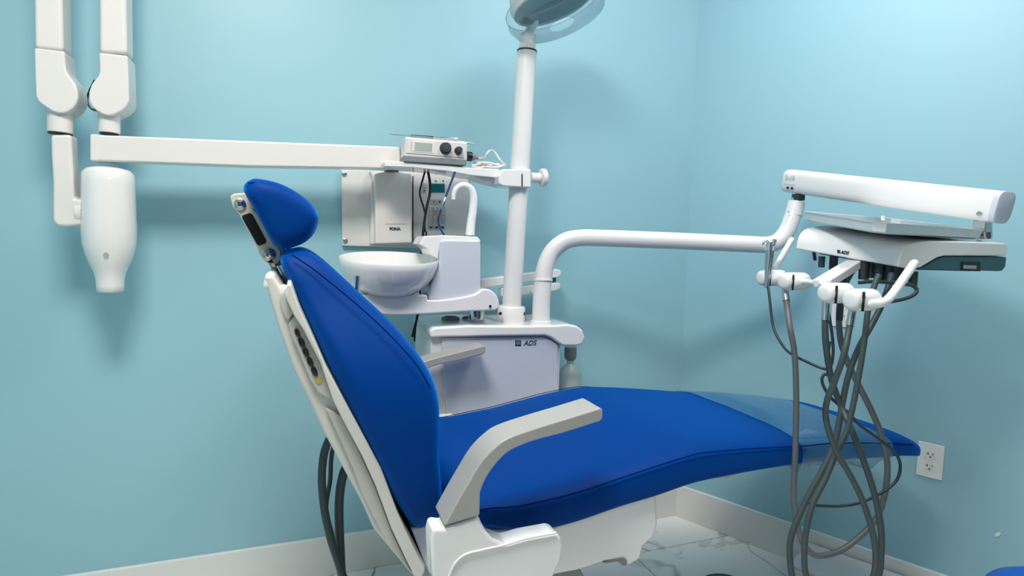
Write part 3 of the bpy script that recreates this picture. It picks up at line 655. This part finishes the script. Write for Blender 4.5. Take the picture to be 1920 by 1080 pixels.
obj('elbow_cup', tube([D(1488, 404, 1.95), D(1493, 379, 1.95)], .0275, 28), M['white'], da)
obj('elbow_pin', tube([D(1492, 382, 1.95), D(1494, 358, 1.95)], .0155, 20), M['chrome'], da)
obj('pin_bracket', box(D(1497, 370, 1.94), (.028, .03, .022)), M['rubber'], da, bevel=.002)
obj('set_screw', lathe([(.003, 0), (.003, .003)], D(1478, 397, 1.92), (-.3, -.95, 0), 12), M['chrome'], da)
# spring arm
A0, A1 = D(1487, 340, 1.97), D(1873, 388, 1.42)
dv = (A1 - A0).normalized(); side = dv.cross(V((0, 0, 1))).normalized(); up = side.cross(dv).normalized()
def rr(c, w_, h_, n=32, e=.55): return [c + side * (w_ * spw(math.cos(2 * math.pi * k / n), e)) + up * (h_ * spw(math.sin(2 * math.pi * k / n), e)) for k in range(n)]
Lr = (A1 - A0).length
rgs = [rr(A0 - dv * .032, .014, .02), rr(A0 - dv * .028, .024, .030), rr(A0 - dv * .016, .031, .037)] + [rr(A0 + dv * (Lr * t), .033, .0385) for t in (0, .25, .5, .75, 1)]
obj('spring_arm', loft(rgs), M['white'], da, ang=50)
obj('arm_end_cap', loft([rr(A1, .0335, .039), rr(A1 + dv * .012, .0335, .039), rr(A1 + dv * .0145, .030, .036)]), M['lightgrey'], da, ang=40)
nfc = -side if side.dot(CF) > 0 else side
def onarm(px, py, t):
    base_ = A0 + dv * (Lr * t) + nfc * .0335
    return plane(px, py, nfc, base_.dot(nfc))
for px, py in [(1477, 352), (1485, 353)]:
    obj('arm_screw', lathe([(.0042, -.002), (.0042, .0025), (.002, .0025)], onarm(px, py, 0), nfc, 14), M['rubber'], da)
obj('arm_screw', lathe([(.006, -.002), (.006, .003), (.0035, .0035)], onarm(1836.5, 401, .93), nfc, 16), M['steel'], da)
xdir = (onarm(1500, 342, 0) - onarm(1470, 339, 0)).normalized()
text('small_print', '\u2014\u2014\u2014\u2014', .012, onarm(1480, 345.5, 0) + nfc * .0006, xdir, up, M['printgrey'], da, ext=.0003)
text('worn_print', 'Su/A', .022, onarm(1482, 334, 0) + nfc * .0005, xdir, up, M['key'], da, ext=.0004)
PY = -1.13
post_b, post_t = Y(1846, 447, PY), Y(1846, 408, PY)
obj('post', tube([post_b, post_t], .0165, 22), M['chrome'], da)
obj('post_block', box((post_b + post_t) / 2 + V((-.018, -.004, .004)), (.022, .03, .03)), M['steel'], da, bevel=.002)

# ------------------------------------------------------------------ delivery head
HYN = -1.2
dh = thing('dental_console', 'white instrument console with dark side panel hanging over the chair foot', 'dental console', Y(1790, 507, -1.06))
side_prof = [(1700, 503.5), (1684, 500.5), (1687, 484), (1692, 471), (1704, 460), (1724, 454.5),  (1745, 452), (1800, 452.5), (1886, 456), (1891, 459), (1889, 480), (1770, 480), (1757, 484), (1740, 494), (1726, 502)]
near = YL(side_prof[:1], HYN) + catmull(YL(side_prof[1:7], HYN), 4) + YL(side_prof[7:], HYN)
far_off = V((0, .285, .032))
zt_ = {}
zb0 = min(p.z for p in near)
farp = [V((p.x, p.y, zb0 + (p.z - zb0) * 1.10)) + far_off for p in near]
o = obj('console_body', loft([near, farp]), M['white_gloss'], dh, bevel=.004, seg=4)
core = YL([(1724, 504), (1740, 496), (1758, 486), (1772, 481), (1888, 482), (1886, 500), (1880, 508), (1872, 509)], HYN + .003)
sp_ = obj('side_panel', prism(core, far_off * .96), M['teal'], dh, bevel=.003)
ports = obj('port_frame', prism(YL([(1804, 490.5), (1839, 491), (1838.5, 509), (1803.5, 507.5)], HYN + .0005), (0, .004, 0)), M['black'], sp_, bevel=.001)
obj('port_label', prism(YL([(1808, 497), (1831, 498), (1830.5, 504.5), (1807.5, 503.5)], HYN - .0005), (0, .003, 0)), M['printgrey'], sp_)
fx = min(p.x for p in near)
t0 = XP(1579, 471, fx + .0)
text('lettering', 'ADS', .0115, XP(1583.5, 473.8, fx - .0002), (0, -1, -.112), (0, 0, 1), M['print'], dh, shear=.25, bold=.0002)
obj('logo_square', prism([XP(a, b_, fx - .001) for a, b_ in [(1569.5, 468), (1574.3, 469), (1574.3, 475), (1569.5, 474.2)]], (.002, 0, 0)), M['print'], dh)
obj('grip_pan', prism([V((near[0].x + .03, HYN + .02, near[0].z + .012)), V((near[0].x + .25, HYN + .02, near[0].z + .004)), V((near[0].x + .25, HYN + .02, near[0].z - .008)), V((near[0].x + .03, HYN + .02, near[0].z - .004))], (0, .24, .027)), M['teal'], dh, bevel=.002)  # thin dark teal pan under the console body
# little valves and connectors underneath
def under(px, py, dep, h, r, mt='rubber', tilt=(0, 0, 1)):
    c = D(px, py, dep); t = V(tilt).normalized()
    obj('hose_connector', cyl(c - t * h / 2, c + t * h / 2, r, 16), M[mt], dh, bevel=.001, seg=1)
under(1527, 480, 1.52, .024, .004, tilt=(-.3, 0, 1)); under(1540.5, 491, 1.5, .028, .0078)
for px, py, d_, r in [(1563, 491, 1.5, .010), (1619, 508, 1.38, .010), (1633, 505, 1.38, .008), (1648, 512, 1.36, .010), (1667, 512, 1.35, .010), (1683, 510, 1.34, .012)]:
    under(px, py, d_, .04, r)
under(1712, 523, 1.33, .034, .009)
under(1626, 506, 1.40, .05, .006, 'steel')
# holder bar
HB0, HB1 = D(1612, 488, 1.42), D(1541, 532, 1.30)
ax = (HB1 - HB0).normalized(); sd = V((0, 1, 0)); sd = (sd - ax * sd.dot(ax)).normalized(); nn_ = ax.cross(sd).normalized()
obj('holder_bracket', box((HB0 + HB1) / 2, ((HB1 - HB0).length, .040, .020), X=ax, Yv=sd, Z=nn_), M['white_gloss'], dh, bevel=.004)
HOLD = [(1449, 521, 1.60, .0225, .075), (1491, 527.5, 1.47, .0225, .072), (1570, 549.5, 1.22, .0215, .066), (1618, 562, 1.12, .0215, .060)]
hp_ = [D(a, b_, d_) for a, b_, d_, _, _ in HOLD]
obj('crossbar', tube([hp_[0] + V((.015, 0, 0)), hp_[1] + V((.02, 0, 0)), HB1, hp_[2] + V((.015, 0, 0)), hp_[3] + V((.02, 0, 0))], .007, 14), M['white_gloss'], dh)
for i, (px, py, d_, r, L_) in enumerate(HOLD):
    c = hp_[i]; a = V((1, -.02, .0)).normalized()
    ho = obj('instrument_holder', lathe([(r * .93, -L_ * .36), (r, -L_ * .33), (r, L_ * .34), (r * .9, L_ * .44), (r * .6, L_ * .5), (.001, L_ * .51)], c, a, 32), M['white_gloss'], dh, ang=50)
    s0 = c + V((-L_ * .50, -r * .93, 0))
    obj('holder_slot', box(c + V((-L_ * .385, -r * .90, -.001)), (.0028, .004, r * 1.7)), M['black'], ho)
    obj('holder_cap', lathe([(.001, -L_ * .60), (r * .45, -L_ * .595), (r * .72, -L_ * .57), (r * .86, -L_ * .52), (r * .9, -L_ * .44), (r * .9, -L_ * .36)], c, a, 32), M['white'], ho)
hd = catmull([D(1632, 569, 1.10), D(1650, 569, 1.10), D(1664, 562, 1.11), D(1678, 546, 1.12), D(1696, 520, 1.14), D(1714, 494, 1.16)], 5)
obj('handle', tube(hd, .0082, 16, dome=True), M['white_gloss'], dh)
obj('handle', tube([D(1455, 500, 1.62), D(1462, 488, 1.62), D(1484, 450, 1.62)], .0080, 16, dome=True), M['white_gloss'], dh)

# tray
tc_ = [D(1503, 408, 1.50), D(1648, 430, 1.20), D(1852, 444, 1.36)]
TL = V((-.33, -.90, 0))
tr = thing('instrument_tray', 'shallow steel instrument tray lying on the white console', 'tray', Y(1690, 440, -1.08))
zb = near[6].z + .006
c1 = D(1645, 437, 1.22); c0 = D(1500, 411, 1.60); c2 = D(1850, 449, 1.42)
c3 = c0 + (c2 - c1)
tn = (c2 - c1).cross(c0 - c1).normalized()
if tn.z < 0: tn = -tn
mid = (c0 + c1 + c2 + c3) / 4
def ringt(s, h): return [mid + (c - mid) * s + tn * h for c in (c0, c1, c2, c3)]
def rr4(s, h, q=.06):
    cs = ringt(s, h); out = []
    for i in range(4):
        p, a, b_ = cs[i], cs[i - 1], cs[(i + 1) % 4]
        for t in (0, .33, .67, 1):
            A_ = p.lerp(a, q * (1 - t)); out.append(A_.lerp(p.lerp(b_, q * t), .5 if 0 < t < 1 else (0 if t == 0 else 1)) if False else p.lerp(a, q * (1 - t)) + (p.lerp(b_, q * t) - p))
    return out
M['tray'] = mat('satin_tray_steel', (.74, .75, .75), .38, metal=.5, var=.06, vscale=25)
obj('tray_pan', loft([rr4(.93, .0), rr4(.97, .004), rr4(.985, .021), rr4(1.015, .0225), rr4(1.015, .0212), rr4(.995, .0195), rr4(.98, .002), rr4(.93, -.002)], caps=True), M['tray'], tr, ang=30)
o = obj('paper_cup', lathe([(.001, 0), (.0045, 0), (.005, .010), (.004, .010)], D(1656, 413, 1.34), n=18), M['white'], origin=D(1656, 413, 1.34)); tag(o, 'tiny white cap standing on the steel tray', 'cap')

# syringe
sy = thing('air_water_syringe', 'chrome air-water syringe standing in the leftmost holder', 'syringe', D(1441, 505, 1.60))
obj('syringe_body', tube([D(1437, 540, 1.57), D(1441, 500, 1.57), D(1444, 466, 1.57)], [.006, .0095, .012], 18), M['steel'], sy)
obj('syringe_head', tube([D(1443, 470, 1.57), D(1445, 455, 1.57)], [.013, .011], 18), M['chrome'], sy)
obj('syringe_tip', tube(catmull([D(1444, 457, 1.57), D(1438, 452, 1.57), D(1433, 453, 1.57), D(1430, 459, 1.57)], 4), .003, 10), M['chrome'], sy)
obj('syringe_button', cyl(D(1450, 460, 1.56), D(1453, 449, 1.56), .0055, 14), M['steel'], sy)

# hoses
def hose(name, pts, d0, d1, r, mt, label, group='hoses hanging from the console', n=4, cat='hose', cuff=True):
    N = len(pts); P_ = []
    for i, q in enumerate(pts):
        d_ = q[2] if len(q) > 2 else d0 + (d1 - d0) * i / (N - 1)
        P_.append(D(q[0], q[1], d_))
    t = thing(name, label, cat, P_[0], group)
    obj('hose_tube', tube(catmull(P_, n), r, 12), M[mt], t)
    if cuff:
        cp_ = catmull(P_, 6); acc = [cp_[0]]; ln_ = 0
        for q0, q1 in zip(cp_, cp_[1:]):
            ln_ += (q1 - q0).length; acc.append(q1)
            if ln_ > .034: break
        obj('metal_cuff', tube(acc, r * 1.2, 16), M['steel'], t)
    return t
hose('handpiece_hose', [(1472, 540, 1.48), (1475, 570, 1.46), (1481, 613, 1.42), (1490, 666), (1493, 753), (1491, 849), (1488, 926), (1493, 974), (1505, 1017), (1524, 1039), (1548, 1041), (1582, 1029), (1621, 998), (1645, 969), (1659, 926), (1664, 873), (1654, 820), (1635, 772), (1611, 724), (1592, 685), (1577, 642), (1573, 598), (1576, 560), (1586, 530), (1600, 505)],
     1.42, 1.42, .0070, 'hose_l', 'pale grey hose on the second holder, falling straight on the far left of the tangle')
hose('handpiece_hose', [(1549, 565, 1.235), (1547, 618, 1.23), (1551, 666, 1.24), (1560, 714, 1.27), (1577, 762, 1.29), (1597, 806), (1621, 868), (1642, 935), (1652, 993), (1652, 1041), (1645, 1085), (1610, 1135), (1560, 1150), (1510, 1130), (1487, 1085), (1481, 1041), (1483, 1008), (1495, 974), (1515, 931), (1539, 887), (1558, 849), (1570, 810), (1580, 753), (1592, 700), (1611, 651), (1635, 608), (1654, 570), (1668, 530), (1672, 512)],
     1.25, 1.30, .0066, 'hose', 'dark grey hose on the third holder making the widest bottom loop')
hose('handpiece_hose', [(1599, 578, 1.135), (1592, 618, 1.13), (1582, 666, 1.12), (1565, 714, 1.14), (1551, 750, 1.16), (1548, 781), (1558, 820), (1572, 854), (1592, 887), (1616, 935), (1635, 993), (1642, 1041), (1636, 1085), (1610, 1118), (1570, 1125), (1530, 1110), (1512, 1080), (1508, 1041), (1512, 993), (1524, 945), (1548, 897), (1568, 849), (1587, 810), (1599, 762), (1611, 700), (1621, 637), (1628, 579), (1638, 540), (1648, 515)],
     1.18, 1.24, .0060, 'hose', 'grey hose on the rightmost holder with the narrower bottom loop')
hose('syringe_tubing', [(1440, 537, 1.57), (1443, 560, 1.56), (1450, 613, 1.54), (1467, 647, 1.5), (1483, 663, 1.46), (1510, 677, 1.44), (1540, 690, 1.42), (1556, 690, 1.40), (1562, 665, 1.39), (1561, 635, 1.38), (1556, 600, 1.37), (1552, 575, 1.37), (1553, 545, 1.38), (1560, 505, 1.42)],
     1.4, 1.4, .0034, 'hose_d', 'thin dark tubing running from the syringe to the hose bundle', cuff=False, n=5)
hose('thin_cable', [(1556, 640), (1552, 670), (1552, 700), (1545, 702), (1541, 712), (1546, 728), (1560, 748), (1592, 775), (1611, 796), (1650, 825), (1678, 849), (1688, 873), (1680, 902), (1650, 926), (1611, 943), (1573, 949), (1535, 948), (1520, 946), (1508, 938)],
     1.32, 1.32, .0033, 'hose_d', 'thin dark cable looping out right and back under the chair foot', cuff=False, n=5)
hose('thin_cable', [(1610, 530), (1640, 528), (1690, 532), (1712, 536), (1719, 546), (1708, 556), (1685, 563), (1650, 568), (1630, 570)],
     1.28, 1.26, .004, 'hose_d', 'thin dark cable curling below the console near the right handle', cuff=False, n=5)
# short hoses between connectors and holders
hose('short_hose', [(1584, 500, 1.42), (1582, 525, 1.40), (1577, 560, 1.38), (1574, 600, 1.39)], 1.4, 1.4, .0072, 'hose_d', 'dark hose end rising behind the third holder to the console', cuff=False)

# hoses behind backrest
def bhose(pts, y, r, lab, mt='hose_d'):
    P_ = [Y(a, b_, y) for a, b_ in pts]
    o = obj('suction_hose', tube(catmull(P_, 5), r, 14), M[mt], origin=P_[0]); tag(o, lab, 'hose', 'hoses behind the backrest')
bhose([(640, 790), (622, 815), (609, 845), (604, 880), (604, 915), (609, 960), (620, 1010), (633, 1050), (645, 1085), (675, 1150), (740, 1190)], -.55, .0105, 'thick dark hose behind the backrest, leftmost of the three')
bhose([(648, 810), (627, 835), (621, 860), (619, 900), (613, 935), (612, 960), (622, 1000), (634, 1040), (648, 1085), (680, 1150), (745, 1190)], -.50, .0060, 'thin dark hose behind the backrest, between the two thick ones')
bhose([(668, 850), (648, 878), (640, 905), (636, 940), (636, 980), (638, 1030), (642, 1085), (660, 1150), (735, 1190)], -.52, .0120, 'thick dark hose behind the backrest, rightmost of the three')

# ------------------------------------------------------------------ outlets
def outlet(u0, z0, lab, full=True):
    """u0 distance from corner along right wall (centre), z0 centre height"""
    W, H = .0725, .116
    c = RB * u0 + V((0, 0, z0))
    t = thing('wall_outlet', lab, 'outlet', c, 'duplex outlets on the right wall')
    Xd = RB
    obj('cover_plate', box(c + RN * .003, (W, .006, H), X=Xd, Yv=RN), M['white_gloss'], t, bevel=.0022, seg=3)
    for dz in (.020, -.020):
        cc_ = c + V((0, 0, dz)) + RN * .0062
        pts = []
        for k in range(28):
            a = 2 * math.pi * k / 28; x_ = .0172 * math.cos(a); z_ = max(-.0138, min(.0138, .0172 * math.sin(a)))
            pts.append(cc_ + Xd * x_ + V((0, 0, z_)))
        f_ = obj('receptacle', prism([p - RN * .001 for p in pts], RN * .0022), M['trim'], t)
        s_ = -1
        obj('slot', box(cc_ + RN * .0012 - Xd * .0065 + V((0, 0, .003)), (.002, .001, .0085), X=Xd, Yv=RN), M['slot'], f_)
        obj('slot', box(cc_ + RN * .0012 - Xd * .0085 + V((0, 0, .003)), (.005, .001, .0018), X=Xd, Yv=RN), M['slot'], f_)
        obj('slot', box(cc_ + RN * .0012 + Xd * .0065 + V((0, 0, .003)), (.002, .001, .0070), X=Xd, Yv=RN), M['slot'], f_)
        obj('slot', lathe([(.0027, 0), (.0027, .0006)], cc_ + RN * .001 + V((0, 0, -.0075)), RN, 12), M['slot'], f_)
    obj('plate_screw', lathe([(.003, 0), (.003, .001), (.002, .0014)], c + RN * .0062, RN, 12), M['trim'], t)
pa = plane(1744.5, 863, RN, 0); outlet(pa.dot(RB), pa.z, 'white duplex outlet low on the right wall beside the chair foot')
pa = plane(1581, 583, RN, 0); outlet(pa.dot(RB), pa.z, 'white duplex outlet on the right wall behind the hanging hoses')
# wall scuff
sp = plane(1870, 1001, RN, .0008)
o = obj('hook_pad', prism([plane(a, b_, RN, .0005) for a, b_ in [(1865, 1004), (1868, 999), (1873, 997), (1877, 1000), (1874, 1004), (1869, 1006)]], RN * .002), M['white_gloss'], origin=sp); tag(o, 'small shiny fleck stuck on the lower right wall', 'sticker')

# ------------------------------------------------------------------ floor things
wbx = thing('floor_box', 'low white rounded box on the floor against the right baseboard', 'box', RB * .72 + RN * .14)
u0, u1 = plane(1517, 1045, RN, BT + .005).dot(RB), 1.02
poly = []
cx = RB * ((u0 + u1) / 2) + RN * .13
obj('box_body', box(cx + V((0, 0, .045)), (u1 - u0, .20, .09), X=RB, Yv=RN), M['white'], wbx, bevel=.015, seg=4)
obj('box_lid', box(cx + V((0, 0, .095)), (u1 - u0 + .006, .206, .012), X=RB, Yv=RN), M['white'], wbx, bevel=.005, seg=3)
fc = thing('foot_control', 'round dark foot control disc on the floor beyond the chair', 'pedal', ZP(1333, 1100, 0))
cpt = ZP(1333, 1100, 0)
obj('pedal_disc', lathe([(.10, 0), (.102, .012), (.095, .03), (.06, .042), (.001, .045)], ZP(1333, 1080, 0) + V((-.03, -.125, 0)), n=40), M['rubber'], fc)
obj('pedal_rim', lathe([(.108, 0), (.108, .008), (.10, .010)], ZP(1333, 1080, 0) + V((-.03, -.125, 0)), n=40), M['grey'], fc)

stc = V((-.085, -1.49, 0))
so = thing('stool', 'blue round vinyl stool with its seat just in the bottom right corner', 'stool', stc)
obj('stool_seat', lathe([(.001, .43), (.165, .43), (.19, .44), (.197, .463), (.19, .488), (.165, .5), (.10, .503), (.001, .504)], stc, n=48), M['stool'], so, ang=60)
obj('stool_column', cyl(stc + V((0, 0, .06)), stc + V((0, 0, .43)), .025), M['chrome'], so)
for k in range(5):
    a = 2 * math.pi * k / 5 + .3; d_ = V((math.cos(a), math.sin(a), 0))
    lg = obj('leg', tube([stc + V((0, 0, .09)), stc + d_ * .22 + V((0, 0, .065))], [.018, .012], 12), M['chrome'], so)
    obj('caster', lathe([(.024, -.011), (.024, .011)], stc + d_ * .22 + V((0, 0, .0245)), d_.cross(V((0, 0, 1))), 18), M['rubber'], lg)
